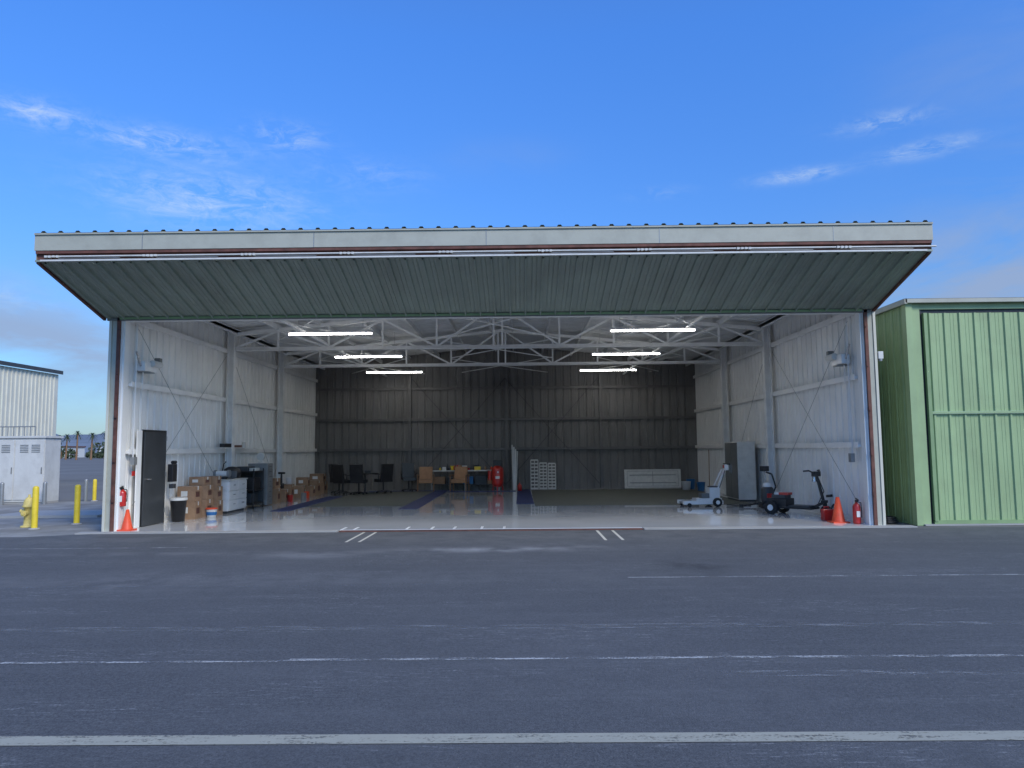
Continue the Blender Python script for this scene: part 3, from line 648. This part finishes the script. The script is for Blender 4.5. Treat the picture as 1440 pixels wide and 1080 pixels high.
# ------------------------------------------------------------------ sun & sky
EL=38; AZ=142
d=Vector((math.sin(R(AZ))*math.cos(R(EL)),math.cos(R(AZ))*math.cos(R(EL)),math.sin(R(EL))))
sun=bpy.data.lights.new('sun','SUN'); sun.energy=2.7; sun.angle=R(20); sun.color=(1,.93,.80)
so=bpy.data.objects.new('sun',sun); sc.collection.objects.link(so); so.rotation_euler=(-d).to_track_quat('-Z','Y').to_euler()
W=bpy.data.worlds.new("World"); sc.world=W; W.use_nodes=True; g=G(W.node_tree)
bg=g.N['Background']; sk=g.N.new('ShaderNodeTexSky'); sk.sky_type='NISHITA'; sk.sun_disc=False; sk.sun_elevation=R(EL); sk.sun_rotation=R(AZ); sk.air_density=1.0; sk.dust_density=.6; sk.ozone_density=1.6
tc=g.N.new('ShaderNodeTexCoord'); V=tc.outputs['Generated']; sp=g.N.new('ShaderNodeSeparateXYZ'); g.L.new(V,sp.inputs[0])
az=g.m('MULTIPLY',g.m('ARCTAN2',sp.outputs[0],sp.outputs[1]),57.2958); el=g.m('MULTIPLY',g.m('ARCSINE',sp.outputs[2]),57.2958)
rp=g.N.new('ShaderNodeValToRGB'); g.L.new(g.m('DIVIDE',el,60.0),rp.inputs[0]); E=rp.color_ramp.elements
E[0].position=0; E[0].color=(.40,.55,.74,1); E[1].position=1; E[1].color=(.80,1.2,1.9,1)
for p_,c_ in ((.13,(.44,.70,1.02,1)),(.28,(.44,.83,1.40,1)),(.5,(.47,1.0,1.8,1))):
    e_=E.new(p_); e_.color=c_
base=g.mix(1.0,sk.outputs[0],rp.outputs[0],'MULTIPLY')
cx=g.N.new('ShaderNodeCombineXYZ'); g.L.new(az,cx.inputs[0]); g.L.new(el,cx.inputs[1])
A=cx.outputs[0]
cir=g.rng(g.noise(g.map(A,(.16,.75,1),(0,0,R(-14))),1.0,9,.66,.8),.46,.78)
cir2=g.rng(g.noise(g.map(A,(.5,1.0,1),(0,0,R(35))),1.0,8,.7,1.0),.44,.78)
tot=None
for (a,e,sa,se,k) in [(-34,21.6,2.6,.8,1.1),(-26.5,21.2,4.2,.8,1.2),(-18,22.6,2.6,.9,1.0),(-23,17.8,6.5,1.7,1.1),(21.3,19.2,2.6,.42,1.1),(27.2,21.8,2.8,.5,.9),(29.6,19.6,2.6,.5,1),(-12,20.5,4,1,.4),(11,19,2,.4,.4),(36,31,4,3,.3),(-40,10,6,1.2,.7)]:
    q=g.m('MULTIPLY',g.gauss(az,el,a,e,sa,se),k); tot=q if tot is None else g.m('ADD',tot,q)
f1=g.m('MULTIPLY',tot,g.m('ADD',g.m('MULTIPLY',cir,.75),g.m('MULTIPLY',cir2,.6)),clamp=True)
big=g.rng(g.noise(g.map(A,(.07,.2,1)),1.0,7,.6,.3),.34,.62)
tot2=None
for (a,e,sa,se,k) in [(-36,6.5,12,3.8,1.2),(33,11.5,9,3,1.1),(34,7,14,3,1),(40,17,8,4,.6),(33,24,7,3,.25),(-1,22,5,1.2,.2),(-60,9,15,5,1),(70,10,20,6,.8)]:
    q=g.m('MULTIPLY',g.gauss(az,el,a,e,sa,se),k); tot2=q if tot2 is None else g.m('ADD',tot2,q)
f2=g.m('MULTIPLY',tot2,big,clamp=True)
c=g.mix(g.m('MULTIPLY',f2,.85),base,(2.1,2.75,4.1,1))
c=g.mix(g.m('MULTIPLY',f1,.8),c,(4.4,5.2,5.9,1))
g.L.new(c,bg.inputs[0]); bg.inputs[1].default_value=.15
# ------------------------------------------------------------------ camera
cam=bpy.data.cameras.new('camera'); cam.sensor_width=36; cam.lens=26.0; cam.clip_end=12000
co=bpy.data.objects.new('camera',cam); sc.collection.objects.link(co); sc.camera=co
co.matrix_world=Matrix.Translation((.59,-15,1.6))@Matrix.Rotation(R(.6),4,'Z')@Matrix.Rotation(R(95.0),4,'X')@Matrix.Rotation(R(-.53),4,'Z')
sc.view_settings.view_transform='Standard'; sc.view_settings.look='None'; sc.view_settings.exposure=0
